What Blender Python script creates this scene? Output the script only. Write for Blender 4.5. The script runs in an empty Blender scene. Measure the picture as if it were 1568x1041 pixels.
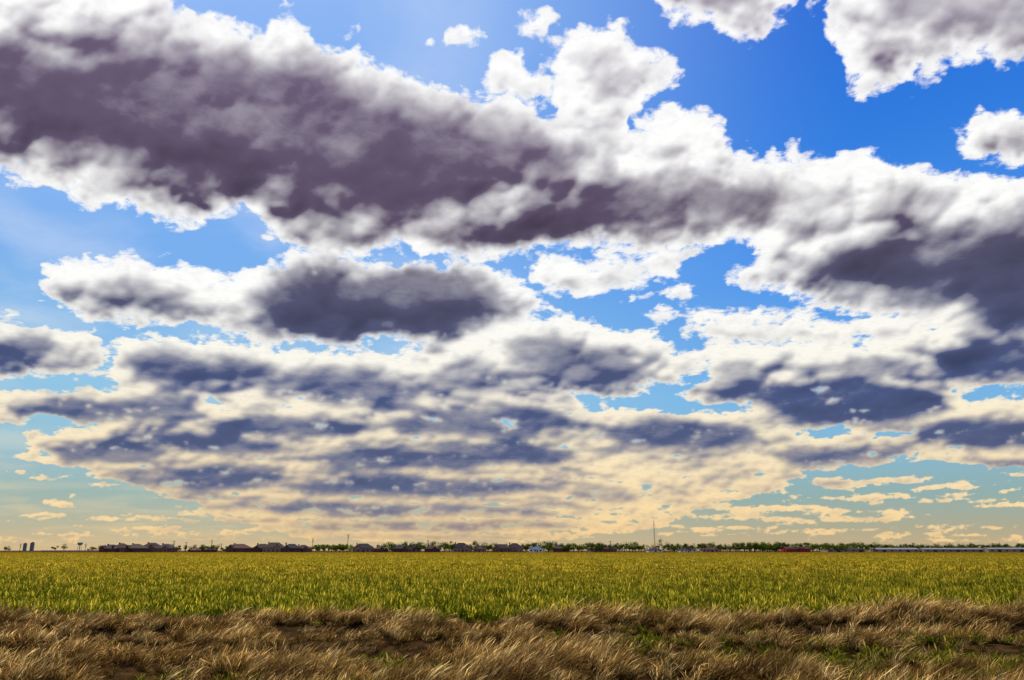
import bpy, math, random
import numpy as np
rng=np.random.default_rng(7); random.seed(7)
S=bpy.context.scene
rad=math.radians
PITCH=14.8; CAMH=1.8; F=1220.0
SUN_AZ=-27.0; SUN_EL=43.0

# ---------------------------------------------------------------- helpers
def link(o,parent=None):
    S.collection.objects.link(o)
    if parent: o.parent=parent
    return o
def np_mesh(name,verts,faces,mat=None,attrs=None,smooth=False):
    verts=np.asarray(verts,dtype=np.float32); faces=np.asarray(faces,dtype=np.int32)
    me=bpy.data.meshes.new(name)
    me.vertices.add(len(verts)); me.vertices.foreach_set('co',verts.ravel())
    k=faces.shape[1]
    me.loops.add(faces.size); me.loops.foreach_set('vertex_index',faces.ravel())
    me.polygons.add(len(faces))
    me.polygons.foreach_set('loop_start',np.arange(0,faces.size,k,dtype=np.int32))
    me.polygons.foreach_set('loop_total',np.full(len(faces),k,dtype=np.int32))
    if attrs:
        for an,av in attrs.items():
            a=me.attributes.new(an,'FLOAT','POINT'); a.data.foreach_set('value',np.asarray(av,dtype=np.float32))
    me.update(calc_edges=True)
    if smooth: me.polygons.foreach_set('use_smooth',np.ones(len(faces),dtype=bool))
    if mat: me.materials.append(mat)
    return me
class MB:
    """mesh builder for hard things"""
    def __init__(s): s.v=[]; s.f=[]
    def box(s,x0,x1,y0,y1,z0,z1):
        b=len(s.v)
        s.v+=[(x0,y0,z0),(x1,y0,z0),(x1,y1,z0),(x0,y1,z0),(x0,y0,z1),(x1,y0,z1),(x1,y1,z1),(x0,y1,z1)]
        for q in [(0,3,2,1),(4,5,6,7),(0,1,5,4),(1,2,6,5),(2,3,7,6),(3,0,4,7)]: s.f.append(tuple(b+i for i in q))
    def poly(s,pts,faces):
        b=len(s.v); s.v+=pts
        for q in faces: s.f.append(tuple(b+i for i in q))
    def tube(s,p0,p1,r0,r1,n=8):
        p0=np.array(p0,float);p1=np.array(p1,float); d=p1-p0; d/=np.linalg.norm(d)
        a=np.array([1,0,0]) if abs(d[0])<.9 else np.array([0,1,0])
        u=np.cross(d,a);u/=np.linalg.norm(u);w=np.cross(d,u); b=len(s.v)
        for p,r in((p0,r0),(p1,r1)):
            for i in range(n):
                t=2*math.pi*i/n; s.v.append(tuple(p+r*(math.cos(t)*u+math.sin(t)*w)))
        for i in range(n): s.f.append((b+i,b+(i+1)%n,b+n+(i+1)%n,b+n+i))
        s.f.append(tuple(b+i for i in range(n))[::-1]); s.f.append(tuple(b+n+i for i in range(n)))
    def rings(s,prof,n=20,c=(0,0)):
        b=len(s.v)
        for r,z in prof:
            for i in range(n):
                t=2*math.pi*i/n; s.v.append((c[0]+r*math.cos(t),c[1]+r*math.sin(t),z))
        for k in range(len(prof)-1):
            for i in range(n):
                s.f.append((b+k*n+i,b+k*n+(i+1)%n,b+(k+1)*n+(i+1)%n,b+(k+1)*n+i))
    def mesh(s,name,mat):
        me=bpy.data.meshes.new(name); me.from_pydata(s.v,[],s.f); me.update(); me.materials.append(mat); return me
def N(nt,t,**kw):
    n=nt.nodes.new(t)
    for k,v in kw.items(): setattr(n,k,v)
    return n
class G:
    def __init__(s,nt): s.nt=nt
    def _in(s,sock,v):
        if isinstance(v,bpy.types.NodeSocket): s.nt.links.new(v,sock)
        else: sock.default_value=v
    def m(s,op,a,b=0.0,c=0.0,clamp=False):
        n=N(s.nt,'ShaderNodeMath',operation=op,use_clamp=clamp)
        s._in(n.inputs[0],a); s._in(n.inputs[1],b); s._in(n.inputs[2],c); return n.outputs[0]
    def vm(s,op,a,b=(0,0,0),scale=None):
        n=N(s.nt,'ShaderNodeVectorMath',operation=op)
        s._in(n.inputs[0],a); s._in(n.inputs[1],b)
        if scale is not None: s._in(n.inputs['Scale'],scale)
        return n.outputs['Value'] if op in('LENGTH','DOT_PRODUCT') else n.outputs[0]
    def ss(s,x,a,b):
        n=N(s.nt,'ShaderNodeMapRange',interpolation_type='SMOOTHSTEP')
        s._in(n.inputs[0],x); n.inputs[1].default_value=a; n.inputs[2].default_value=b; return n.outputs[0]
    def noise(s,v,scale,detail=4,rough=.5,dist=0,dim='3D'):
        n=N(s.nt,'ShaderNodeTexNoise',noise_dimensions=dim)
        s._in(n.inputs['Vector'],v); n.inputs['Scale'].default_value=scale
        n.inputs['Detail'].default_value=detail; n.inputs['Roughness'].default_value=rough
        n.inputs['Distortion'].default_value=dist; return n.outputs[0]
    def attr(s,name):
        return N(s.nt,'ShaderNodeAttribute',attribute_name=name).outputs['Fac']
    def mix(s,f,a,b,bt='MIX'):
        n=N(s.nt,'ShaderNodeMix',data_type='RGBA',blend_type=bt)
        s._in(n.inputs[0],f); 
        for i,v in((6,a),(7,b)):
            if isinstance(v,tuple): v=(*v[:3],1)
            s._in(n.inputs[i],v)
        return n.outputs[2]
    def ramp(s,f,stops):
        n=N(s.nt,'ShaderNodeValToRGB'); e=n.color_ramp.elements
        while len(e)<len(stops): e.new(.5)
        for i,(p,c) in enumerate(stops): e[i].position=p; e[i].color=(*c[:3],1)
        s._in(n.inputs[0],f); return n.outputs[0]
def srgb(r,g,b):
    f=lambda c:(c/255/12.92) if c/255<=.04045 else ((c/255+.055)/1.055)**2.4
    return (f(r),f(g),f(b))
def newmat(name):
    m=bpy.data.materials.new(name); m.use_nodes=True; m.node_tree.nodes.clear()
    o=N(m.node_tree,'ShaderNodeOutputMaterial'); return m,m.node_tree,G(m.node_tree),o
def simple(name,col,var=.3,scale=.8,rough=.85,metal=0,spec=.12):
    m,nt,g,o=newmat(name)
    tc=N(nt,'ShaderNodeTexCoord')
    n=g.noise(tc.outputs['Object'],scale,6,.65)
    c=g.mix(n,tuple(x*(1-var) for x in col),tuple(min(1,x*(1+var)) for x in col))
    p=N(nt,'ShaderNodeBsdfPrincipled'); g._in(p.inputs['Base Color'],c)
    p.inputs['Roughness'].default_value=rough; p.inputs['Metallic'].default_value=metal; p.inputs['Specular IOR Level'].default_value=spec
    nt.links.new(p.outputs[0],o.inputs[0]); return m

# ---------------------------------------------------------------- camera
cam=bpy.data.cameras.new('camera'); co=link(bpy.data.objects.new('camera',cam))
cam.lens=28; cam.sensor_width=36; cam.clip_end=60000; cam.clip_start=.1
co.location=(0,0,CAMH); co.rotation_euler=(rad(90+PITCH),0,0); S.camera=co
S.view_settings.view_transform='Standard'; S.view_settings.look='None'; S.view_settings.exposure=0

# ---------------------------------------------------------------- world
W=bpy.data.worlds.new('World'); S.world=W; W.use_nodes=True; nt=W.node_tree; nt.nodes.clear(); g=G(nt)
out=N(nt,'ShaderNodeOutputWorld'); bg=N(nt,'ShaderNodeBackground'); bg.inputs[1].default_value=.1
sky=N(nt,'ShaderNodeTexSky',sky_type='NISHITA'); sky.sun_disc=False
sky.sun_elevation=rad(SUN_EL); sky.sun_rotation=rad(SUN_AZ); sky.air_density=1; sky.dust_density=.6; sky.ozone_density=2
tc=N(nt,'ShaderNodeTexCoord'); v=g.vm('NORMALIZE',tc.outputs['Generated'])
sx=N(nt,'ShaderNodeSeparateXYZ'); nt.links.new(v,sx.inputs[0])
z=g.m('DIVIDE',sx.outputs[2],.6,clamp=True)
rampL=g.ramp(z,[(0,srgb(206,178,134)),(.04,srgb(182,176,148)),(.10,srgb(150,176,170)),(.19,srgb(144,190,208)),(.30,srgb(142,195,228)),(.52,srgb(116,174,238)),(.75,srgb(116,170,242)),(1,srgb(135,180,244))])
rampR=g.ramp(z,[(0,srgb(200,172,130)),(.04,srgb(172,168,142)),(.10,srgb(142,172,170)),(.19,srgb(132,184,210)),(.30,srgb(112,178,232)),(.52,srgb(72,148,236)),(.75,srgb(42,124,226)),(1,srgb(22,102,216))])
az=g.ss(sx.outputs[0],-.10,.42)
c=g.mix(az,rampL,rampR)
c10=g.vm('SCALE',c,scale=10.0)
c=g.mix(.06,c10,sky.outputs[0])
nt.links.new(c,bg.inputs[0]); nt.links.new(bg.outputs[0],out.inputs[0])

# ---------------------------------------------------------------- sun
sl=bpy.data.lights.new('sun','SUN'); sl.energy=4.6; sl.angle=rad(.6); sl.color=(1,.88,.68)
so=link(bpy.data.objects.new('sun',sl))
from mathutils import Vector
sd=Vector((math.sin(rad(SUN_AZ))*math.cos(rad(SUN_EL)),math.cos(rad(SUN_AZ))*math.cos(rad(SUN_EL)),math.sin(rad(SUN_EL))))
so.rotation_euler=sd.to_track_quat('Z','Y').to_euler(); so.location=(0,0,50)

# ---------------------------------------------------------------- sky dome (cloud layer)
# cloud decks are modelled on a raster of sky angles as heaps of overlapping puffs
ST=2.0
gx=np.arange(-280,1850,ST); gy=np.arange(-150,866,ST); XX,YY=np.meshgrid(gx,gy); HN,WN=XX.shape
def sstep(x,a,b):
    t=np.clip((x-a)/(b-a),0,1); return t*t*(3-2*t)
def sdf(P,poly):
    poly=np.array(poly,float); d=np.full(len(P),1e18); ins=np.zeros(len(P),bool); n=len(poly)
    for i in range(n):
        a=poly[i]; b=poly[(i+1)%n]; e=b-a; w=P-a
        t=np.clip((w@e)/max(e@e,1e-9),0,1); q=w-t[:,None]*e; d=np.minimum(d,(q*q).sum(1))
        c1=(a[1]>P[:,1])!=(b[1]>P[:,1])
        if b[1]!=a[1]:
            xi=a[0]+(P[:,1]-a[1])*(b[0]-a[0])/(b[1]-a[1]); ins^=c1&(P[:,0]<xi)
    return np.where(ins,1,-1)*np.sqrt(d)
def window(x0,x1,y0,y1):
    i0=max(0,int((x0-gx[0])/ST)); i1=min(WN,int((x1-gx[0])/ST)+2); j0=max(0,int((y0-gy[0])/ST)); j1=min(HN,int((y1-gy[0])/ST)+2)
    return slice(j0,max(j1,j0)),slice(i0,max(i1,i0))
def polymap(poly,mg=90):
    p=np.array(poly,float); w=window(p[:,0].min()-mg,p[:,0].max()+mg,p[:,1].min()-mg,p[:,1].max()+mg)
    sub=np.stack([XX[w].ravel(),YY[w].ravel()],1); return w,sdf(sub,poly).reshape(XX[w].shape)
def fbm_tile(seed,H=.8,lo=3,n=1024):
    r=np.random.default_rng(seed); f=np.fft.fftfreq(n)*n; k=np.hypot(*np.meshgrid(f,f)); k[0,0]=1
    a=k**-(H+1); a[k<lo]=0; t=np.fft.ifft2(np.fft.fft2(r.normal(size=(n,n)))*a).real; return t/t.std()
def samp(T,u,v):
    n=T.shape[0]; u=u%n; v=v%n; i=np.floor(u).astype(int)%n; j=np.floor(v).astype(int)%n; fu=u-np.floor(u); fv=v-np.floor(v); i1=(i+1)%n; j1=(j+1)%n
    return (T[j,i]*(1-fu)+T[j,i1]*fu)*(1-fv)+(T[j1,i]*(1-fu)+T[j1,i1]*fu)*fv
def blur(im,s):
    pad=int(4*s)+2; q=np.pad(im,pad,mode='edge'); fy=np.fft.fftfreq(q.shape[0])[:,None]; fx=np.fft.rfftfreq(q.shape[1])[None]
    r=np.fft.irfft2(np.fft.rfft2(q)*np.exp(-2*(np.pi*s)**2*(fx**2+fy**2)),s=q.shape); return r[pad:-pad,pad:-pad]
sy=np.interp(gy,[-150,300,420,520,650,750,835],[1.15,1,.88,.74,.60,.50,.42]); ay=np.interp(gy,[-150,300,500,600,680,750,835],[.85,.8,.62,.42,.27,.18,.11])
sc=np.repeat(sy[:,None],WN,1); asp=np.repeat(ay[:,None],WN,1); sv=np.repeat((sy*np.maximum(ay,.2)/.8)[:,None],WN,1)
Yw=np.repeat(np.cumsum(ST/(sy*ay))[:,None],WN,1); Xw=(XX-784)/sc
def fb(seed,scale=1.0,H=.8,lo=3): return samp(fbm_tile(seed,H,lo),Xw*scale/2+300,Yw*scale/2)
f1=fb(1,1,.7,8); f1b=fb(11,1.6,.35,40); f2=fb(2,2,.7,8); f3=fb(3,2,.7,8); f4=fb(4,1,.9,4); f5=fb(5,1.3,.8,6); f6=fb(6,.9,.45,9); f7=fb(7,1.6,.55,14)
cover=[
 [(-400,-60),(-60,-60),(180,-60),(262,-12),(300,20),(400,40),(445,22),(480,55),(560,90),(640,112),(700,125),(745,150),(790,165),(850,168),(900,180),(960,210),(1005,180),(1045,160),(1090,185),(1130,225),(1180,238),(1240,230),(1290,232),(1330,216),(1400,240),(1450,250),(1500,262),(1568,275),(2000,290),
  (2000,600),(1500,590),(1440,510),(1400,490),(1340,482),(1300,482),(1240,466),(1200,450),(1150,450),(1115,425),(1160,385),(1120,368),(1060,382),(980,386),(900,376),(820,386),(780,392),(700,394),(640,376),(560,388),(470,388),(440,365),(400,356),(380,326),(330,320),(290,343),(240,331),(180,306),(130,315),(90,293),(40,275),(0,250),(-400,240)],
 [(738,125),(745,98),(765,85),(810,92),(835,110),(850,65),(900,50),(960,42),(1000,70),(1047,115),(1030,140),(985,148),(965,185),(960,215),(880,200),(860,170),(800,160),(760,140)],
 [(800,402),(880,386),(960,400),(1010,383),(1085,370),(1070,400),(1000,418),(960,444),(890,450),(830,445)],
 [(58,445),(85,405),(130,393),(190,380),(230,398),(330,408),(345,422),(400,396),(500,391),(620,388),(700,396),(760,422),(815,430),(852,470),(800,500),(720,520),(600,530),(500,535),(420,530),(350,522),(300,492),(250,500),(180,496),(100,478)],
 [(-400,490),(20,488),(80,498),(130,501),(166,540),(155,565),(80,580),(-400,575)],
 [(160,565),(190,518),(300,508),(400,522),(480,515),(540,515),(580,535),(640,515),(700,500),(760,484),(860,480),(930,496),(1000,500),(1035,538),(1080,525),(1150,515),(1300,520),(1420,495),(1460,490),(2000,500),(2000,725),(1568,722),(1500,712),(1420,700),(1230,722),(1200,750),(1120,772),(1030,800),(1010,812),(900,820),(850,828),(600,830),(430,822),(330,795),(300,775),(220,752),(130,722),(60,708),(30,665),(60,655),(-30,640),(-20,602),(60,588),(150,578)],
 [(1010,-40),(1018,18),(1080,48),(1130,66),(1170,50),(1195,20),(1212,-40)],
 [(1232,-40),(1255,45),(1300,98),(1318,142),(1370,137),(1400,108),(1450,95),(1500,80),(1530,105),(2000,115),(2000,-40)],
 [(1472,212),(1490,190),(1560,172),(2000,190),(2000,245),(1560,247),(1500,237)],
]
holes=[[(880,603),(940,606),(1030,592),(1052,608),(1160,628),(1080,628),(1000,622),(910,628)],
 [(1465,600),(1568,594),(1620,612),(1480,612)],[(560,525),(620,518),(640,530),(590,540)],[(1080,560),(1040,575),(1055,590),(1090,580)],[(895,388),(960,382),(975,398),(895,402)],
 [(140,492),(240,498),(330,500),(420,535),(330,512),(200,512),(175,520)],[(70,583),(160,572),(175,585),(80,598)],[(60,640),(150,652),(100,662),(20,655)],[(560,530),(500,526),(440,528),(500,534)],[(1200,655),(1330,658),(1400,664),(1260,668)]]
ell=[(715,50,22,18),(660,65,14,12),(822,28,28,18),(530,55,18,12),(970,460,20,8),(1040,450,20,9),(1130,485,80,16),(1260,505,110,18),(1180,515,100,18),(1020,480,40,10),(1350,500,80,18),
 (1120,505,70,16),(60,732,26,5),(50,792,30,5),(85,766,24,5),(1270,740,55,8),(1350,762,70,6),(1340,790,60,8),(1450,742,60,5),(1180,780,90,8),(1110,790,60,6),(1290,792,50,7),(90,816,50,4),(1460,758,50,5),(175,738,26,8),(230,812,50,6),(1210,797,50,6),(1370,738,70,5),(1500,690,60,8),(15,480,30,12),(270,790,50,6),(1480,808,60,4),(1400,818,80,4),(20,700,50,6),(1540,770,40,5),(1100,812,80,5),(330,818,80,5),(170,795,50,4),(15,605,40,10),(1250,815,60,4),(1500,825,90,3),(60,828,60,3)]
r3=np.random.default_rng(21)
dark=[
 (.96,64,[(-400,76),(60,54),(150,38),(200,44),(330,56),(440,68),(520,92),(600,116),(680,144),(760,166),(850,186),(900,210),(915,242),(860,270),(780,290),(740,330),(650,350),(560,354),(480,340),(420,308),(330,298),(240,293),(150,270),(60,243),(-400,208)]),
 (.88,44,[(620,345),(760,328),(840,288),(950,266),(1080,258),(1190,280),(1232,302),(1180,332),(1050,347),(950,354),(860,374),(770,384),(690,374)]),
 (.35,36,[(880,190),(1000,222),(1080,235),(1060,260),(940,240)]),(.3,44,[(1100,240),(1250,255),(1310,290),(1240,340),(1140,320)]),
 (.97,46,[(1200,400),(1300,370),(1400,356),(1480,323),(2000,293),(2000,520),(1540,522),(1450,474),(1340,455),(1240,433)]),
 (.4,30,[(1300,300),(1400,270),(1490,290),(1420,325),(1330,335)]),
 (.98,30,[(368,450),(422,410),(520,403),(640,400),(723,413),(802,450),(796,482),(700,509),(560,521),(450,518),(402,495)]),
 (.7,30,[(128,432),(180,407),(305,438),(295,468),(200,466)]),(.88,22,[(-400,505),(70,512),(92,540),(0,562),(-400,560)]),
 (.9,24,[(190,550),(250,527),(330,541),(425,547),(415,583),(280,590),(205,582)]),
 (.88,24,[(432,560),(560,553),(638,590),(600,620),(480,610),(402,590)]),
 (.8,22,[(755,522),(850,501),(920,522),(1005,552),(980,590),(900,590),(805,562)]),
 (.7,20,[(660,562),(740,562),(795,590),(720,608),(650,592)]),
 (.92,12,[(590,640),(700,621),(860,627),(900,650),(760,673),(610,663)]),
 (.94,12,[(5,622),(100,605),(300,608),(313,640),(150,651),(30,643)]),
 (.94,11,[(297,645),(420,635),(560,647),(542,671),(333,669)]),
 (.98,13,[(916,656),(1000,635),(1150,649),(1178,679),(1060,693),(950,686)]),
 (.99,13,[(1050,596),(1180,583),(1300,578),(1440,598),(1470,630),(1350,653),(1220,653),(1180,628)]),
 (.94,10,[(1160,693),(1280,682),(1397,685),(1370,707),(1230,718)]),
 (.99,13,[(1350,662),(1460,637),(2000,629),(2000,691),(1480,688)]),
 (.98,18,[(1390,535),(1500,517),(2000,520),(2000,584),(1460,579)]),
 (.92,9,[(63,684),(180,668),(264,690),(240,708),(100,709)]),(.92,8,[(170,662),(280,656),(432,675),(425,694),(280,692)]),
 (.92,11,[(190,738),(330,705),(440,712),(430,744),(300,756)]),(.94,9,[(440,702),(560,682),(700,689),(800,700),(700,722),(520,720)]),
 (.95,8,[(420,740),(560,728),(760,731),(880,748),(700,763),(480,762)]),(.92,7,[(380,774),(520,767),(760,773),(860,782),(640,792),(430,789)]),
 (.9,7,[(642,682),(780,672),(895,690),(855,712),(700,706)]),(.5,8,[(880,738),(950,744),(980,762),(940,776),(870,765)]),
 (.85,5,[(430,804),(600,797),(830,796),(895,808),(640,814),(480,812)]),(.7,4,[(480,822),(700,819),(860,823),(700,829)]),
 (.6,6,[(150,735),(185,732),(185,743),(155,744)]),(.5,6,[(1240,738),(1300,738),(1290,746),(1250,746)]),(.5,6,[(1310,792),(1370,792),(1360,798),(1320,798)]),
 (.9,8,[(1490,706),(2000,690),(2000,726),(1520,722)]),
 (.6,14,[(1075,562),(1110,546),(1165,558),(1145,578),(1095,580)]),(.75,13,[(1190,561),(1300,545),(1395,550),(1378,571),(1250,576)]),
 (.65,30,[(1050,-60),(1170,-60),(1155,12),(1085,20)]),(.7,40,[(1285,-60),(2000,-60),(2000,60),(1500,55),(1360,48)]),(.4,28,[(1320,60),(1400,60),(1390,100),(1340,110)]),
 (.5,26,[(865,85),(920,65),(950,85),(930,130),(885,122)]),(.45,24,[(1520,195),(2000,195),(2000,230),(1540,225)]),
]
extra=[(.8,40,[(40,205),(120,215),(240,252),(340,262),(430,285),(520,325),(640,325),(720,300),(640,275),(620,205),(500,205),(420,240),(300,225),(200,185),(60,175)]),(.6,26,[(1290,415),(1400,395),(1500,380),(2000,360),(2000,500),(1540,500),(1450,460),(1340,442)]),
 (.55,18,[(420,480),(560,470),(700,460),(790,468),(700,500),(560,514),(450,510)]),(.5,16,[(720,350),(820,335),(880,340),(800,372),(730,370)]),(.5,8,[(1200,625),(1440,610),(1455,632),(1240,650)]),(.5,10,[(1440,545),(2000,540),(2000,578),(1480,574)])]
for i in range(95):
    y=r3.uniform(590,828)if i<60 else r3.uniform(690,828); t=(y-590)/240; x=r3.uniform(120+170*t,1080-260*t); w=r3.uniform(35,105)*(1.0-.2*t); h=r3.uniform(6,10)*(1-.76*t); a=r3.uniform(-.03,.03)
    dark.append((r3.uniform(.4,.8),max(2.2,8*(1-.75*t)),[(x-w,y+a*w),(x-w*.5,y-h),(x+w*.3,y-h*1.1),(x+w,y-a*w),(x+w*.5,y+h*.6),(x-w*.5,y+h*.7)]))
base=np.full(XX.shape,-90.0)
for p in cover:
    w,d=polymap(p); base[w]=np.maximum(base[w],d)
for p in holes:
    w,d=polymap(p); base[w]=np.minimum(base[w],-d)
for (cx,cy,rx,ry) in ell:
    w=window(cx-2*rx,cx+2*rx,cy-2*ry-4,cy+2*ry+4); r=np.sqrt(((XX[w]-cx)/rx)**2+((YY[w]-cy)/ry)**2); base[w]=np.maximum(base[w],(1-r)*min(rx,ry)*1.0)
lowm=sstep(YY,520,600); vlow=sstep(YY,700,820)
base=np.minimum(base,60)
base=base+8*sc*f1+3.4*sc*f1b
base=np.where(lowm>0,np.minimum(base,base*(1-lowm)+lowm*22*sv*(2.25-1.1*vlow-.8*f6-.45*f7)),base)
K=np.zeros(XX.shape); KX=np.zeros(XX.shape)
for (wt_,s,p) in dark:
    w,d=polymap(p,60); d=d+f5[w]*sv[w]*8+f7[w]*sv[w]*3.5; t=sstep(d,-s*.6,s*1.0)*wt_; K[w]=1-(1-K[w])*(1-t)
for (wt_,s,p) in extra:
    w,d=polymap(p,60); d=d+f4[w]*sv[w]*10+f7[w]*sv[w]*3; t=sstep(d,-s,s)*wt_; KX[w]=1-(1-KX[w])*(1-t)
H_=np.zeros(XX.shape); COV=np.full(XX.shape,-.8)
WX=XX+sc*7*f2; WY=YY+sc*asp*7*f3
r4=np.random.default_rng(5); NP=90000
pj=(r4.uniform(0,1,NP)**.7*(HN-1)).astype(int); pi=r4.integers(0,WN,NP)
for j,i in zip(pj,pi):
    b=base[j,i]; s=sy[j]; a_=ay[j]
    if b<1*s: continue
    if b>45*s and r4.random()>.18: continue
    if b>18*s and b<=45*s and r4.random()>.45: continue
    if s>.65 and r4.random()>.6: continue
    r=s*math.exp(r4.uniform(1.4,3.9)); r=min(r,b*.9+3*s)
    cx=gx[i]; cy=gy[j]; ry=r*min(1,a_*1.1); m_=14*s+3
    w=window(cx-r-m_,cx+r+m_,cy-ry-m_,cy+ry+m_)
    q=1-((WX[w]-cx)/r)**2-((WY[w]-cy)/ry)**2
    if q.size==0: continue
    COV[w]=np.maximum(COV[w],np.clip(q*r/(18*s),-.8,1.4))
    hh_=np.where(q>0,.55*min(b,60*s)+r*np.sqrt(np.maximum(q,0)),0); H_[w]=np.maximum(H_[w],hh_)
COV=np.maximum(COV,np.clip((base-5*sv)/(14*sv),-.8,1.4))
def lamb(Hm,L):
    hy,hx=np.gradient(Hm,ST); n=np.sqrt(1+hx*hx+hy*hy); return (-hx*L[0]-hy*L[1]+L[2])/n
L=np.array([-.35,-.85,.4]); L/=np.linalg.norm(L)
lam=.42*lamb(blur(H_,1.0),L)+.38*lamb(blur(H_,3.0),L)+.38*lamb(blur(H_,8.0)*1.4,L)
lam=np.clip(lam,-.5,1)
rim=sstep(base,4*sc,42*sv); rim2=sstep(base,2*sv,22*sv)
Sh=K*rim2+(1-K)*rim*(.50-.82*lam+.12*f4)*1.08+K*rim2*((.35-lam)*.12+.05*f4)+(1-rim)*.02+KX*rim2*.30  # sunlit rims, dark cores and puff shading, all baked into the emission colour
Sh=.6*blur(np.clip(Sh,.0,1.4),.7)+.4*blur(np.clip(Sh,0,1.4),2.0)
COV=blur(COV,.5)

azs=np.concatenate([np.arange(-180,-44,4.0),np.arange(-44,44.01,.115),np.arange(48,180.1,4.0)])
els=np.concatenate([np.arange(-1.2,12,.075),np.arange(12,44,.115),np.arange(44,88,3.0),[90]])
A,E=np.meshgrid(np.radians(azs),np.radians(els))
D=np.stack([np.sin(A)*np.cos(E),np.cos(A)*np.cos(E),np.sin(E)],-1).reshape(-1,3)
th=rad(PITCH); dep=D[:,1]*math.cos(th)+D[:,2]*math.sin(th); up=-D[:,1]*math.sin(th)+D[:,2]*math.cos(th)
front=dep>.25; dd=np.where(front,dep,1); px=784+F*D[:,0]/dd; py=520.5-F*up/dd
zz=np.maximum(D[:,2],0)+.12; qx=D[:,0]/zz; qy=D[:,1]/zz
f=np.zeros(len(D)); r2=np.random.default_rng(3)
for i in range(14):
    k=r2.normal(0,1,2)*r2.uniform(1.2,4); f+=np.sin(qx*k[0]+qy*k[1]+r2.uniform(0,6.28))/3.2
Cf=f*1.0+.1; Kf=np.clip(f*.9-.1,0,1)
ok=front&(px>gx[0]+4)&(px<gx[-1]-4)&(py>gy[0]+4)&(py<gy[-1]-4); idx=np.where(ok)[0]
u=(px[idx]-gx[0])/ST; v_=(py[idx]-gy[0])/ST; i=u.astype(int); j=v_.astype(int); fu=u-i; fv=v_-j
def bil(T): return (T[j,i]*(1-fu)+T[j,i+1]*fu)*(1-fv)+(T[j+1,i]*(1-fu)+T[j+1,i+1]*fu)*fv
oob=np.maximum.reduce([-px[idx]-130,px[idx]-1700,-py[idx]-25]); wt=np.clip(1-oob/60,0,1)
Cf[idx]=wt*bil(COV)+(1-wt)*Cf[idx]; Kf[idx]=wt*bil(Sh)+(1-wt)*Kf[idx]
sdv=np.array(sd); ang=np.degrees(np.arccos(np.clip(D@sdv,-1,1)))
Cn=np.where(ang<8,np.minimum(Cf,-2+(ang/8)**4*3),Cf); Cn=np.clip(Cn,-2,1.4)  # out-of-view gap added in the clouds so the sun lamp gets through the dome
R=12000.0; nE,nA=A.shape
ii,jj=np.meshgrid(np.arange(nE-1),np.arange(nA-1),indexing='ij')
a=(ii*nA+jj).ravel(); faces=np.stack([a,a+nA,a+nA+1,a+1],1)
ms,nt,g,o=newmat('sky_clouds')
try: ms.cycles.emission_sampling='NONE'
except Exception: pass
geo=N(nt,'ShaderNodeNewGeometry'); v=g.vm('NORMALIZE',geo.outputs['Position'])
sx=N(nt,'ShaderNodeSeparateXYZ'); nt.links.new(v,sx.inputs[0])
zc=g.m('ADD',g.m('MAXIMUM',sx.outputs[2],0.0),.12)
cb=N(nt,'ShaderNodeCombineXYZ'); nt.links.new(g.m('DIVIDE',sx.outputs[0],zc),cb.inputs[0]); nt.links.new(g.m('DIVIDE',sx.outputs[1],zc),cb.inputs[1])
P=cb.outputs[0]
n1=g.noise(P,24,8,.70,.3,'2D'); n2=g.noise(P,2.0,4,.5,.3,'2D')
C=g.attr('cover'); K_=g.attr('shade')
alpha=g.ss(g.m('ADD',C,g.m('MULTIPLY',g.m('SUBTRACT',n1,.5),2.9)),-.26,.86)
haze=g.m('MULTIPLY',g.ss(n2,.40,.75),g.ss(sx.outputs[0],.12,-.2)); haze=g.m('MULTIPLY',haze,.25)
alpha=g.m('MAXIMUM',alpha,haze)
nn=g.m('SUBTRACT',n1,.5)
nn=g.m('MULTIPLY',nn,g.m('SUBTRACT',.34,g.m('MULTIPLY',K_,.18)))
s=g.m('ADD',K_,nn)
s=g.m('POWER',g.m('MAXIMUM',s,0.0),.90)
s1=g.m('MINIMUM',s,1.0); over=g.m('MAXIMUM',g.m('SUBTRACT',s,.90),0.0)
zf=g.m('DIVIDE',sx.outputs[2],.6,clamp=True)
lit=g.ramp(zf,[(0,srgb(246,206,144)),(.08,srgb(252,222,168)),(.22,srgb(251,236,202)),(.36,srgb(252,248,236)),(.5,srgb(255,255,253)),(1,srgb(255,255,255))])
shd=g.ramp(zf,[(0,srgb(146,130,126)),(.08,srgb(100,110,142)),(.3,srgb(80,94,138)),(.45,srgb(88,92,124)),(.62,srgb(94,83,108)),(1,srgb(122,108,136))])
col=g.mix(s1,lit,shd)
col=g.vm('SCALE',col,scale=g.m('SUBTRACT',1.0,g.m('MULTIPLY',over,1.15)))
em=N(nt,'ShaderNodeEmission'); nt.links.new(col,em.inputs[0]); tr=N(nt,'ShaderNodeBsdfTransparent')
mx=N(nt,'ShaderNodeMixShader'); nt.links.new(alpha,mx.inputs[0]); nt.links.new(tr.outputs[0],mx.inputs[1]); nt.links.new(em.outputs[0],mx.inputs[2])
nt.links.new(mx.outputs[0],o.inputs[0])
link(bpy.data.objects.new('sky',np_mesh('sky',D*R,faces,ms,{'cover':Cn,'shade':Kf})))

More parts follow.
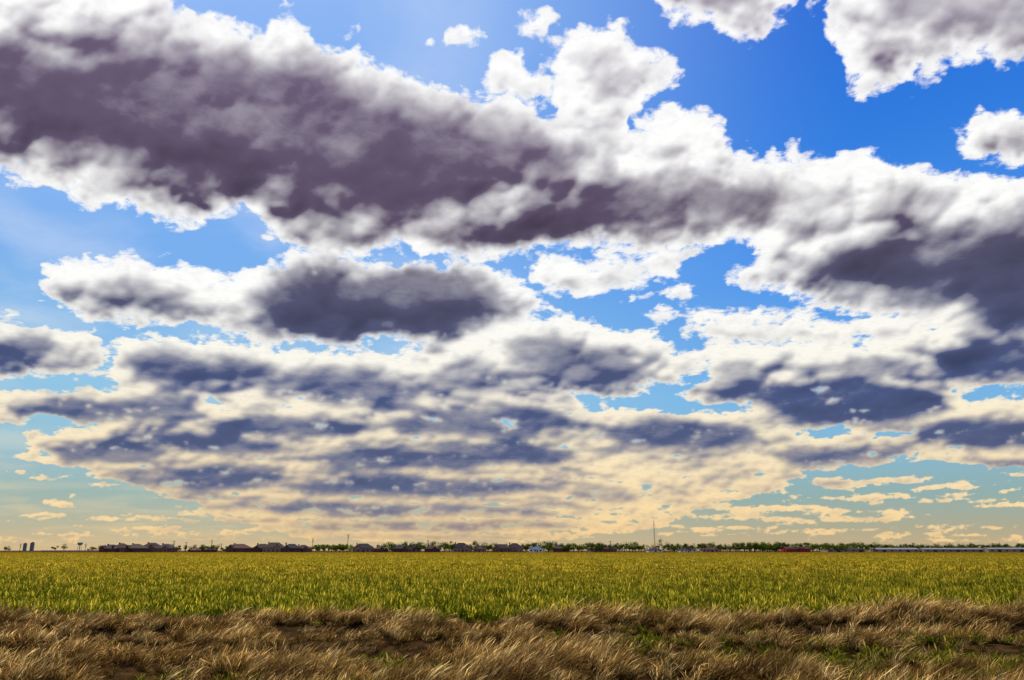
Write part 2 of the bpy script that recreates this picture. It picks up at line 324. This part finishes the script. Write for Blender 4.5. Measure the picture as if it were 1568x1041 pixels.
# ---------------------------------------------------------------- terrain
TR=np.random.default_rng(11); TW=[(TR.normal(0,1,2)*TR.uniform(.3,2.2),TR.uniform(0,6.28)) for _ in range(16)]
def wob(x,y,s=1.0,o=0):
    r=0
    for i,(k,p) in enumerate(TW): r=r+np.sin(s*(x*k[0]+y*k[1])+p+o*(i+1))
    return r/4.0
def terr(x,y):
    x=np.asarray(x,float);y=np.asarray(y,float)
    w=.5*wob(x,0*y,.35); w2=.6*wob(x,0*y,.3,2.)
    crest=.0+.028*np.clip(x-2,0,12)
    h=crest*np.exp(-((y-20.2-w*.6)/1.0)**2)-.40*np.exp(-((y-18.3-w)/.8)**2)+.06*np.exp(-((y-16.4-w2)/.7)**2)-.28*np.exp(-((y-14.9-w)/.7)**2)+.03*np.exp(-((y-13.3-w2)/.7)**2)
    fade=np.clip((23-y)/1.5,0,1)
    return h+.04*wob(x,y,1.3)*fade
xs=np.concatenate([-np.geomspace(15000,26,34),np.arange(-24,24.01,.3),np.geomspace(26,15000,34)])
ys=np.concatenate([-np.geomspace(15000,6,24),np.arange(-4,6,1.0),np.arange(6,24,.15),np.geomspace(24.2,15000,60)])
X,Y=np.meshgrid(xs,ys); Z=terr(X,Y); Z=np.where((Y>6)&(Y<24),Z,0)
V=np.stack([X,Y,Z],-1).reshape(-1,3); a_,b_=np.meshgrid(np.arange(len(ys)-1),np.arange(len(xs)-1),indexing='ij'); a=(a_*len(xs)+b_).ravel(); L=len(xs)
mg,nt,g,o=newmat('ground')
geo=N(nt,'ShaderNodeNewGeometry'); sp=N(nt,'ShaderNodeSeparateXYZ'); nt.links.new(geo.outputs['Position'],sp.inputs[0])
n1=g.noise(geo.outputs['Position'],3,8,.7); n2=g.noise(geo.outputs['Position'],.02,5,.6)
soil=g.mix(g.ss(n1,.35,.65),(.02,.012,.005),(.10,.055,.02))
fld=g.mix(g.ss(n1,.3,.7),(.04,.06,.005),(.10,.11,.01))
farf=g.mix(g.ss(n2,.3,.7),(.20,.13,.02),(.24,.18,.025))
yy=sp.outputs[1]
c=g.mix(g.ss(yy,21,23),soil,fld); c=g.mix(g.ss(yy,150,600),c,farf); c=g.mix(g.ss(yy,685,700),c,(.10,.08,.04))
p=N(nt,'ShaderNodeBsdfDiffuse'); nt.links.new(c,p.inputs[0])
bp=N(nt,'ShaderNodeBump'); bp.inputs[0].default_value=.5; bp.inputs[1].default_value=.06; nt.links.new(n1,bp.inputs['Height']); nt.links.new(bp.outputs[0],p.inputs[1])
nt.links.new(p.outputs[0],o.inputs[0])
link(bpy.data.objects.new('ground',np_mesh('ground',V,np.stack([a,a+1,a+1+L,a+L],1),mg,smooth=True)))

# ---------------------------------------------------------------- vegetation patches
def blades(name,n,size,hmin,hmax,w,lean,mat,wind=(0,0),head=0.0,clump=0,seed=0,bend=.35,cs=.07,chr_=(.75,1.15)):
    r=np.random.default_rng(seed)
    bx=r.uniform(-size/2,size/2,n); by=r.uniform(-size/2,size/2,n); ch=np.ones(n); ct=np.zeros(n)
    if clump:
        cx=r.uniform(-size/2,size/2,clump); cy=r.uniform(-size/2,size/2,clump); ci=r.integers(0,clump,n)
        bx=cx[ci]+r.normal(0,size*cs,n); by=cy[ci]+r.normal(0,size*cs,n); ch=r.uniform(chr_[0],chr_[1],clump)[ci]; ct=r.uniform(-.35,.35,clump)[ci]
    h=r.uniform(hmin,hmax,n)*ch; ph=r.uniform(0,2*np.pi,n); ps=r.uniform(0,2*np.pi,n); ln=lean*r.uniform(.2,1.2,n)
    tone=np.clip(r.random(n)+ct,0,1); hd=r.random(n)<head
    T=np.array([0,.45,.78,1.0]); vs=[];hh=[]
    for k,t in enumerate(T):
        off=t**1.7
        px=bx+h*off*(np.cos(ps)*ln+wind[0]*r.uniform(.9,1.1,n)); py=by+h*off*(np.sin(ps)*ln+wind[1]); pz=h*(t-bend*ln*t*t)
        wl=w*np.array([.8,1,.65,.08])[k]; wh=w*np.array([.35,.35,1.3,.5])[k]
        ww=np.where(hd,wh,wl)*.5
        vs.append(np.stack([px-np.cos(ph)*ww,py-np.sin(ph)*ww,pz],1)); vs.append(np.stack([px+np.cos(ph)*ww,py+np.sin(ph)*ww,pz],1))
        hh+= [np.where(hd&(k>=2),1.3,t)]*2
    V=np.stack(vs,1).reshape(-1,3); H=np.stack(hh,1).reshape(-1); TT=np.repeat(tone,8)
    b=np.arange(n)*8; F_=np.concatenate([np.stack([b+2*k,b+2*k+1,b+2*k+3,b+2*k+2],1) for k in range(3)])
    return bpy.data.objects.new(name,np_mesh(name,V,F_,mat,{'hh':H,'tone':TT},smooth=True))
def vegmat(name,build,trans=.45):
    m,nt,g,o=newmat(name); c=build(nt,g)
    d=N(nt,'ShaderNodeBsdfDiffuse'); t=N(nt,'ShaderNodeBsdfTranslucent')
    nt.links.new(c,d.inputs[0]); nt.links.new(c,t.inputs[0])
    m1=N(nt,'ShaderNodeMixShader'); m1.inputs[0].default_value=trans; nt.links.new(d.outputs[0],m1.inputs[1]); nt.links.new(t.outputs[0],m1.inputs[2])
    nt.links.new(m1.outputs[0],o.inputs[0]); return m
def wheat_c(nt,g):
    geo=N(nt,'ShaderNodeNewGeometry'); sp=N(nt,'ShaderNodeSeparateXYZ'); nt.links.new(geo.outputs['Position'],sp.inputs[0])
    hh=g.attr('hh'); tn=g.attr('tone')
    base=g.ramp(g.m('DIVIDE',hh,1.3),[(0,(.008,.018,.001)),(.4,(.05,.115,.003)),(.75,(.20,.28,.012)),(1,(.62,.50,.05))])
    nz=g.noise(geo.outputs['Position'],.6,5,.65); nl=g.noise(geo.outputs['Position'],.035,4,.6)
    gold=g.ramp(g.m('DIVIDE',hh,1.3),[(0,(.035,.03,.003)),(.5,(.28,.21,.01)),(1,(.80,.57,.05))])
    f=g.m('ADD',g.m('MULTIPLY',g.ss(sp.outputs[1],22,75),.60),g.m('MULTIPLY',g.m('SUBTRACT',nz,.47),2.2))
    f=g.m('ADD',f,g.m('MULTIPLY',g.m('SUBTRACT',nl,.5),1.3)); f=g.m('ADD',f,g.m('MULTIPLY',g.m('SUBTRACT',tn,.5),.9),clamp=True)
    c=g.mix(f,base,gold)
    c=g.mix(g.m('MULTIPLY',g.ss(sp.outputs[1],180,600),.9),c,(.46,.24,.014))
    dk=g.m('ADD',.58,g.m('MULTIPLY',g.ss(nz,.35,.6),.48))
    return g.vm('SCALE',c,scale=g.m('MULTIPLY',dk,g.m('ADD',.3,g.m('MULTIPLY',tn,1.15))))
def dry_c(nt,g):
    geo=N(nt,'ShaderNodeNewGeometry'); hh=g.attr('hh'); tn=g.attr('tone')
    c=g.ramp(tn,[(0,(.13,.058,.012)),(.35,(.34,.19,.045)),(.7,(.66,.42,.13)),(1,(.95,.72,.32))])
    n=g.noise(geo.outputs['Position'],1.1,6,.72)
    c=g.mix(g.m('MULTIPLY',g.ss(n,.45,.58),.85),c,(.105,.05,.014))  # brown tone patches, also painting in the shade of the gaps
    return g.vm('SCALE',c,scale=g.m('ADD',.04,g.m('MULTIPLY',g.m('POWER',hh,1.6),1.12)))  # shadow low in the tufts painted in: blades darken towards the base
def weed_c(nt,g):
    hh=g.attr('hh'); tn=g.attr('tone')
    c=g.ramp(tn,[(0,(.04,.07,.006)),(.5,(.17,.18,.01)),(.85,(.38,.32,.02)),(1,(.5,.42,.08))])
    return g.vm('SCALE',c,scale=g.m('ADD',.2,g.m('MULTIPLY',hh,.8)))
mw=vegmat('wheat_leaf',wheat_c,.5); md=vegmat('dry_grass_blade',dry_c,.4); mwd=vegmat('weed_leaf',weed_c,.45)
def gn_inst(name,pts,rot,scl,idx,srcs):
    coll=bpy.data.collections.new(name+'_parts')
    for s in srcs: coll.objects.link(s)
    me=bpy.data.meshes.new(name); me.vertices.add(len(pts)); me.vertices.foreach_set('co',np.asarray(pts,np.float32).ravel())
    a=me.attributes.new('rot','FLOAT_VECTOR','POINT'); a.data.foreach_set('vector',np.asarray(rot,np.float32).ravel())
    a=me.attributes.new('scl','FLOAT_VECTOR','POINT'); a.data.foreach_set('vector',np.asarray(scl,np.float32).ravel())
    a=me.attributes.new('pick','INT','POINT'); a.data.foreach_set('value',np.asarray(idx,np.int32))
    me.update(); ob=link(bpy.data.objects.new(name,me))
    ng=bpy.data.node_groups.new(name+'_scatter','GeometryNodeTree')
    ng.interface.new_socket('Geometry',in_out='INPUT',socket_type='NodeSocketGeometry'); ng.interface.new_socket('Geometry',in_out='OUTPUT',socket_type='NodeSocketGeometry')
    gi=ng.nodes.new('NodeGroupInput'); go=ng.nodes.new('NodeGroupOutput'); ip=ng.nodes.new('GeometryNodeInstanceOnPoints'); ci=ng.nodes.new('GeometryNodeCollectionInfo')
    ci.inputs['Collection'].default_value=coll; ci.inputs['Separate Children'].default_value=True; ci.inputs['Reset Children'].default_value=True
    ip.inputs['Pick Instance'].default_value=True
    def na(n,t):
        x=ng.nodes.new('GeometryNodeInputNamedAttribute'); x.data_type=t; x.inputs['Name'].default_value=n; return x.outputs['Attribute']
    l=ng.links.new; l(gi.outputs[0],ip.inputs['Points']); l(ci.outputs[0],ip.inputs['Instance'])
    l(na('pick','INT'),ip.inputs['Instance Index']); l(na('rot','FLOAT_VECTOR'),ip.inputs['Rotation']); l(na('scl','FLOAT_VECTOR'),ip.inputs['Scale'])
    l(ip.outputs[0],go.inputs[0]); md_=ob.modifiers.new('scatter','NODES'); md_.node_group=ng; return ob
def scatter_region(y0,y1,step,hw=.78,pad=3,jit=.5):
    pts=[]; y=y0
    while y<y1:
        xm=hw*y+pad; n=int(2*xm/step)+1
        xx=np.linspace(-xm,xm,n)+rng.uniform(-jit,jit,n)*step; pts.append(np.stack([xx,y+rng.uniform(-jit,jit,n)*step],1)); y+=step
    return np.concatenate(pts)
# wheat
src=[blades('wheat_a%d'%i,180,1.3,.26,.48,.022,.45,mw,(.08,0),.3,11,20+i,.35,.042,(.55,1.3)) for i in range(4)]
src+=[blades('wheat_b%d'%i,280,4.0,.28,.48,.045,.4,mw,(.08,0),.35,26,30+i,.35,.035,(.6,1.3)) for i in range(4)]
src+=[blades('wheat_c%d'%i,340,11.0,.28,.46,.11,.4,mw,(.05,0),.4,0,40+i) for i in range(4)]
PP=[];SC=[];IX=[]
for k,(y0,y1,st) in enumerate([(22.2,62,.85),(62,210,2.6),(210,690,7.5)]):
    p=scatter_region(y0,y1,st)
    if k==0: p=p[p[:,1]>21.9]
    n=len(p); PP.append(p); s=1+.2*wob(p[:,0],p[:,1],.6 if k==0 else .15)*.6+rng.normal(0,.09,n)
    SC.append(np.stack([np.ones(n),np.ones(n),np.clip(s,.6,1.4)],1)); IX.append(rng.integers(0,4,n)+4*k)
p=np.concatenate(PP); n=len(p)
zz=np.where(p[:,1]<24,terr(p[:,0],p[:,1]),0)
gn_inst('wheat_field',np.column_stack([p,zz]),np.column_stack([np.zeros((n,2)),rng.uniform(0,6.28,n)]),np.concatenate(SC),np.concatenate(IX),src)
# dry grass on the verge, wind-laid towards the right
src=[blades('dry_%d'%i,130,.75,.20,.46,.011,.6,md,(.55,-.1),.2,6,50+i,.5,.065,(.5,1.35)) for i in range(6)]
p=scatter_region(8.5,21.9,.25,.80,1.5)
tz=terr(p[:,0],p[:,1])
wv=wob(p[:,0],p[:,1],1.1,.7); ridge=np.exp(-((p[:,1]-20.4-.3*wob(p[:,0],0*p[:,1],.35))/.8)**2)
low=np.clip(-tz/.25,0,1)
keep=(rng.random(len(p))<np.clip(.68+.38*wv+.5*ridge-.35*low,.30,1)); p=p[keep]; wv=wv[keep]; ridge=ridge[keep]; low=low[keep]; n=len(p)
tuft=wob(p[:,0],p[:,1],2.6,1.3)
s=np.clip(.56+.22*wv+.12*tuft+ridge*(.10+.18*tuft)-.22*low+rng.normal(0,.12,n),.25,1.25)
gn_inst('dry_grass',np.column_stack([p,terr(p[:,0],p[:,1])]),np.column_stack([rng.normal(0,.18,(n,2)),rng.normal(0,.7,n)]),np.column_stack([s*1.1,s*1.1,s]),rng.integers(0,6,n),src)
# green weeds
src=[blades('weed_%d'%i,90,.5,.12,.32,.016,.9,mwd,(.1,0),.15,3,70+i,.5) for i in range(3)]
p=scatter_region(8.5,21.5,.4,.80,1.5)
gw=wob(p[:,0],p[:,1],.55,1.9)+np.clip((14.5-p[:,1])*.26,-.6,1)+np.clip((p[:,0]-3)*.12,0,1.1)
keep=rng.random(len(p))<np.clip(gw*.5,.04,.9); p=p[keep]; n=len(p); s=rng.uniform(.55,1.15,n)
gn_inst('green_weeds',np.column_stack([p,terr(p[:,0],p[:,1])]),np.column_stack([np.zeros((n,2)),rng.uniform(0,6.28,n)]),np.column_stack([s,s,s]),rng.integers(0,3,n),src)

# ---------------------------------------------------------------- town on the horizon
def wx(px,Y): return (px-784)/F*Y*math.cos(th)
bricks=[simple('brick_wall_%d'%i,c,.25,1.5) for i,c in enumerate([(.10,.05,.04),(.16,.09,.06),(.09,.05,.045),(.24,.17,.12)])]
roofs=[simple('shingle_roof_%d'%i,c,.25,2) for i,c in enumerate([(.05,.022,.035),(.08,.035,.03),(.035,.025,.045),(.07,.05,.045)])]
glass=simple('window_glass',(.03,.04,.05),.2,1,.15); doorm=simple('door_paint',(.08,.03,.02)); white=simple('white_paint',(.6,.58,.52),.1); metal=simple('galvanised_metal',(.22,.23,.26),.15,1,.5,.2)
wood=simple('pole_wood',(.06,.04,.03)); redm=simple('red_siding',(.28,.02,.02),.2); bluem=simple('blue_roof',(.06,.14,.32),.15); tan=simple('tan_siding',(.30,.22,.14),.15)
def house(px,Y,w,h,name='brick_house',wall=None,roof=None,d=11,rot=0,gable=True):
    e=link(bpy.data.objects.new(name,None)); e.location=(wx(px,Y),Y,0); e.rotation_euler=(0,0,rad(rot)); e.empty_display_size=1
    wall=wall or random.choice(bricks); roof=roof or random.choice(roofs); eh=h*.5; rh=h-eh
    m=MB(); m.box(-w/2,w/2,-d/2,d/2,-.1,eh)
    gx=w*random.choice([-.24,.22]); gw=w*.17
    if gable: m.box(gx-gw,gx+gw,-d/2-1.5,-d/2+.3,-.1,eh-.02); m.poly([(gx-gw,-d/2-1.5,eh-.02),(gx+gw,-d/2-1.5,eh-.02),(gx,-d/2-1.5,eh+gw*.85)],[(0,1,2)])
    link(bpy.data.objects.new('walls',m.mesh('walls',wall)),e)
    m=MB(); o_=.5; rl=max(w/2-d/2,.6)
    m.poly([(-w/2-o_,-d/2-o_,eh),(w/2+o_,-d/2-o_,eh),(w/2+o_,d/2+o_,eh),(-w/2-o_,d/2+o_,eh),(-rl,0,eh+rh),(rl,0,eh+rh)],[(0,1,5,4),(1,2,5),(2,3,4,5),(3,0,4),(3,2,1,0)])
    if gable: m.poly([(gx-gw-.4,-d/2-1.9,eh-.3),(gx,-d/2-1.9,eh+gw*.95),(gx+gw+.4,-d/2-1.9,eh-.3),(gx-gw-.4,0,eh-.3),(gx,0,eh+gw*.95),(gx+gw+.4,0,eh-.3)],[(0,1,4,3),(1,2,5,4)])
    link(bpy.data.objects.new('roof',m.mesh('roof',roof)),e)
    m=MB(); n=max(3,int(w/3.2))
    for i in range(n):
        x=-w/2+w*(i+.5)/n
        if gable and abs(x-gx)<gw+.7: continue
        m.box(x-.6,x+.6,-d/2-.04,-d/2+.1,1.0,min(2.3,eh-.2))
        if eh>4.9: m.box(x-.6,x+.6,-d/2-.04,-d/2+.1,3.6,4.6)
    if gable: m.box(gx-.8,gx+.8,-d/2-1.54,-d/2-1.4,1,2.4)
    link(bpy.data.objects.new('windows',m.mesh('windows',glass)),e)
    m=MB(); dx=0.3 if abs(gx)>1 else w*.3; m.box(dx-.5,dx+.5,-d/2-.06,-d/2+.1,0,2.1); link(bpy.data.objects.new('door',m.mesh('door',doorm)),e)
    m=MB(); cx=-w*.3; m.box(cx-.5,cx+.5,1,2,eh,eh+rh+.3); m.box(cx-.6,cx+.6,.9,2.1,eh+rh+.3,eh+rh+.55); link(bpy.data.objects.new('chimney',m.mesh('chimney',wall)),e)
for px_,wp,hp in [(170,28,11),(186,24,13),(208,29,12),(232,30,13.5),(254,26,12),(366,34,12),(402,28,12),(420,32,14),(446,28,12),(464,24,10.5),(556,32,12.5),(583,20,9.5),(612,24,10.5),(634,20,12),(662,22,10),(706,28,13.5),(735,18,9),(768,28,11.5),(788,26,13),(858,24,11),(915,26,11.5),(934,20,10),(320,16,7),(298,12,6)]:
    Y=random.uniform(700,740); k=Y*math.cos(th)/F
    house(px_,Y,wp*k,(hp+1)*k,rot=random.uniform(-16,16))
house(822,695,13,5,'white_house',white,bluem); house(1052,700,14,4.4,'white_house',white,roofs[0],gable=False); house(1002,705,12,4.2,'white_house',white,roofs[2],gable=False); house(1088,715,16,4.8,'farmhouse',tan,roofs[1])
def shed(px0,px1,Y,h,name,wall,roof,rh,d=16,doors=True):
    x0,x1=wx(px0,Y),wx(px1,Y); w=(x1-x0); e=link(bpy.data.objects.new(name,None)); e.location=((x0+x1)/2,Y,0)
    m=MB(); m.box(-w/2,w/2,-d/2,d/2,-.1,h); m.poly([(-w/2,-d/2,h),(-w/2,d/2,h),(-w/2,0,h+rh-.1)],[(0,2,1)]); m.poly([(w/2,-d/2,h),(w/2,d/2,h),(w/2,0,h+rh-.1)],[(0,1,2)]); link(bpy.data.objects.new('walls',m.mesh('walls',wall)),e)
    m=MB(); m.poly([(-w/2-.4,-d/2-.4,h-.1),(w/2+.4,-d/2-.4,h-.1),(w/2+.4,0,h+rh),(-w/2-.4,0,h+rh),(-w/2-.4,d/2+.4,h-.1),(w/2+.4,d/2+.4,h-.1)],[(0,1,2,3),(3,2,5,4)]); link(bpy.data.objects.new('roof',m.mesh('roof',roof)),e)
    m=MB(); n=int(w/6)
    for i in range(n):
        x=-w/2+w*(i+.5)/n
        if i%3==1: m.box(x-1.5,x+1.5,-d/2-.05,-d/2+.1,0,min(2.8,h-.3))
        else: m.box(x-.9,x+.9,-d/2-.05,-d/2+.1,1.1,min(2.2,h-.3))
    link(bpy.data.objects.new('doors_and_windows',m.mesh('doors_and_windows',glass)),e)
shed(1200,1236,700,3.2,'red_barn',redm,roofs[0],1.6)
shed(1330,1402,720,2.8,'long_shed',tan,metal,1.2); shed(1408,1500,715,2.8,'long_shed',bricks[3],metal,1.1); shed(1506,1640,720,3,'long_shed',tan,metal,1.2)
shed(1262,1318,730,2.6,'long_shed',tan,roofs[2],1.2)
m=MB(); Y=720
x0,x1=wx(64,Y),wx(150,Y); m.box(x0,x1,Y,Y+.3,-.1,1.7); m.box(x0-.1,x1+.1,Y-.05,Y+.35,1.7,1.85)
for i in range(13):
    x=x0+(x1-x0)*i/12; m.box(x-.25,x+.25,Y-.12,Y+.42,-.1,2.0)
link(bpy.data.objects.new('boundary_wall',m.mesh('boundary_wall',tan)))
for px_,hgt,Y in [(265,10,700),(284,9,715),(323,11,705),(338,8,735),(478,12,700),(532,15,690),(655,11,715),(437,9,730),(935,10,720),(30,8,760),(1155,8,720),(1388,8,735),(740,8,730),(130,8,750)]:
    m=MB(); m.tube((0,0,-.3),(0,0,hgt),.24,.16); m.box(-1.3,1.3,-.08,.08,hgt-.9,hgt-.7); m.box(-.9,.9,-.08,.08,hgt-1.9,hgt-1.72)
    for x in(-1.2,-.6,.6,1.2): m.tube((x,0,hgt-.7),(x,0,hgt-.4),.08,.05,6)
    m.tube((.35,0,hgt-3.4),(.35,0,hgt-2.4),.28,.28)
    o_=link(bpy.data.objects.new('utility_pole',m.mesh('utility_pole',wood))); o_.location=(wx(px_,Y),Y,0)
m=MB(); Y=720; H=27; L3=[(math.cos(a)*.45,math.sin(a)*.45) for a in(0,2.094,4.189)]
for (x,y) in L3: m.tube((x,y,0),(x*.6,y*.6,H),.09,.07,5)
for k in range(18):
    z0=H*k/18; z1=H*(k+1)/18
    for i in range(3):
        a=L3[i]; b=L3[(i+1)%3]; s0_=1-.4*k/18; s1_=1-.4*(k+1)/18; m.tube((a[0]*s0_,a[1]*s0_,z0),(b[0]*s1_,b[1]*s1_,z1),.035,.035,4)
m.tube((0,0,H),(0,0,H+3),.06,.03,5)
for a in(0.5,2.6,4.7): m.tube((0,0,H*.9),(math.cos(a)*14,math.sin(a)*14,0),.015,.015,4)
o_=link(bpy.data.objects.new('radio_mast',m.mesh('radio_mast',wood))); o_.location=(wx(1003,Y),Y,0)
m=MB(); Y=2000; hh=22
for i in range(6):
    a=i*math.pi/3; m.tube((5*math.cos(a),5*math.sin(a),0),(3.4*math.cos(a),3.4*math.sin(a),hh-6),.35,.3,6)
    b=a+math.pi/3; m.tube((4.2*math.cos(a),4.2*math.sin(a),8),(4.2*math.cos(b),4.2*math.sin(b),8),.15,.15,4)
m.rings([(.1,hh-8.5),(3,hh-7.6),(5.4,hh-6),(6.2,hh-4),(6,hh-2),(4,hh-.5),(.1,hh)]); m.tube((0,0,0),(0,0,hh-8),.8,.8)
o_=link(bpy.data.objects.new('water_tower',m.mesh('water_tower',metal))); o_.location=(wx(121,Y),Y,0)
for px_,w,h in[(37,9,26),(48,10,29)]:
    Y=3000; e=link(bpy.data.objects.new('office_tower',None)); e.location=(wx(px_,Y),Y,0)
    m=MB(); m.box(-w/2,w/2,-w/2,w/2,0,h); m.box(-w/4,w/4,-w/4,w/4,h,h+3); m.box(-w/2-.3,w/2+.3,-w/2-.3,w/2+.3,h-.6,h+.4); link(bpy.data.objects.new('walls',m.mesh('walls',metal)),e)
    m=MB()
    for k in range(int(h/3.5)): 
        for j in range(4): m.box(-w/2+w*(j+.2)/4,-w/2+w*(j+.8)/4,-w/2-.1,-w/2+.1,1+3.5*k,2.8+3.5*k)
    link(bpy.data.objects.new('windows',m.mesh('windows',glass)),e)

# trees
def leaf_c(nt,g):
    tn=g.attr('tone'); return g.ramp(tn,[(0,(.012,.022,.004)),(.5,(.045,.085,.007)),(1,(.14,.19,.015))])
ml=vegmat('tree_leaves',leaf_c,.3); bark=simple('bark',(.05,.035,.025))
def crown(r,H,Wd,n,leaf,tr):
    nb=r.integers(6,10); cs=np.column_stack([r.normal(0,Wd*.24,nb),r.normal(0,Wd*.24,nb),H*r.uniform(.35,.86,nb)]); rs=Wd*r.uniform(.15,.28,nb)
    V=[];T=[]
    for c_,q in zip(cs,rs):
        k=int(n/nb); d=r.normal(0,1,(k,3)); d/=np.linalg.norm(d,axis=1)[:,None]; rr=q*r.uniform(.4,1.1,k)[:,None]
        p=c_+d*rr*np.array([1,1,.8]); p[:,2]=np.maximum(p[:,2],.3); u=r.normal(0,1,(k,3)); u/=np.linalg.norm(u,axis=1)[:,None]; w=np.cross(u,d); s=leaf*r.uniform(.5,1.1,k)[:,None]
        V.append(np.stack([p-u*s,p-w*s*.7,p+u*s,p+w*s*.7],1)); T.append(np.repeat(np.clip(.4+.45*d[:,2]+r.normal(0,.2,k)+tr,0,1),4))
    return np.concatenate(V).reshape(-1,3),np.concatenate(T),cs
def trees_obj(name,items,seed):
    r=np.random.default_rng(seed); V=[];T=[]; m=MB()
    for (x,y,H,Wd,tone) in items:
        v,t,cs=crown(r,H,Wd,620,.44,tone); v=v+np.array([x,y,0]); V.append(v); T.append(t)
        m.tube((x,y,-.2),(x+.1,y,H*.45),H*.035,H*.022,6)
        for c_ in cs[:5]: m.tube((x+.1,y,H*.3),(x+c_[0],y+c_[1],c_[2]),H*.016,H*.006,5)
    V=np.concatenate(V);T=np.concatenate(T); F_=np.arange(len(V)).reshape(-1,4)
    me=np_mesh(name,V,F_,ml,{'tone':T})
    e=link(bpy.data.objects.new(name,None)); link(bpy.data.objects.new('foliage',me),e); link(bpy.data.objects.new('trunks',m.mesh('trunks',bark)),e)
def band(px0,px1,Y0,Y1,step,h0,h1,tone=0,skip=.0):
    L=[]; q=px0
    while q<px1:
        if random.random()>skip:
            Y=random.uniform(Y0,Y1); k=Y*math.cos(th)/F; h=(random.uniform(h0,h1)+3)*k; L.append((wx(q,Y),Y,h,h*random.uniform(.9,1.5),tone+random.uniform(-.15,.15)))
        q+=step*random.uniform(.6,1.4)
    return L
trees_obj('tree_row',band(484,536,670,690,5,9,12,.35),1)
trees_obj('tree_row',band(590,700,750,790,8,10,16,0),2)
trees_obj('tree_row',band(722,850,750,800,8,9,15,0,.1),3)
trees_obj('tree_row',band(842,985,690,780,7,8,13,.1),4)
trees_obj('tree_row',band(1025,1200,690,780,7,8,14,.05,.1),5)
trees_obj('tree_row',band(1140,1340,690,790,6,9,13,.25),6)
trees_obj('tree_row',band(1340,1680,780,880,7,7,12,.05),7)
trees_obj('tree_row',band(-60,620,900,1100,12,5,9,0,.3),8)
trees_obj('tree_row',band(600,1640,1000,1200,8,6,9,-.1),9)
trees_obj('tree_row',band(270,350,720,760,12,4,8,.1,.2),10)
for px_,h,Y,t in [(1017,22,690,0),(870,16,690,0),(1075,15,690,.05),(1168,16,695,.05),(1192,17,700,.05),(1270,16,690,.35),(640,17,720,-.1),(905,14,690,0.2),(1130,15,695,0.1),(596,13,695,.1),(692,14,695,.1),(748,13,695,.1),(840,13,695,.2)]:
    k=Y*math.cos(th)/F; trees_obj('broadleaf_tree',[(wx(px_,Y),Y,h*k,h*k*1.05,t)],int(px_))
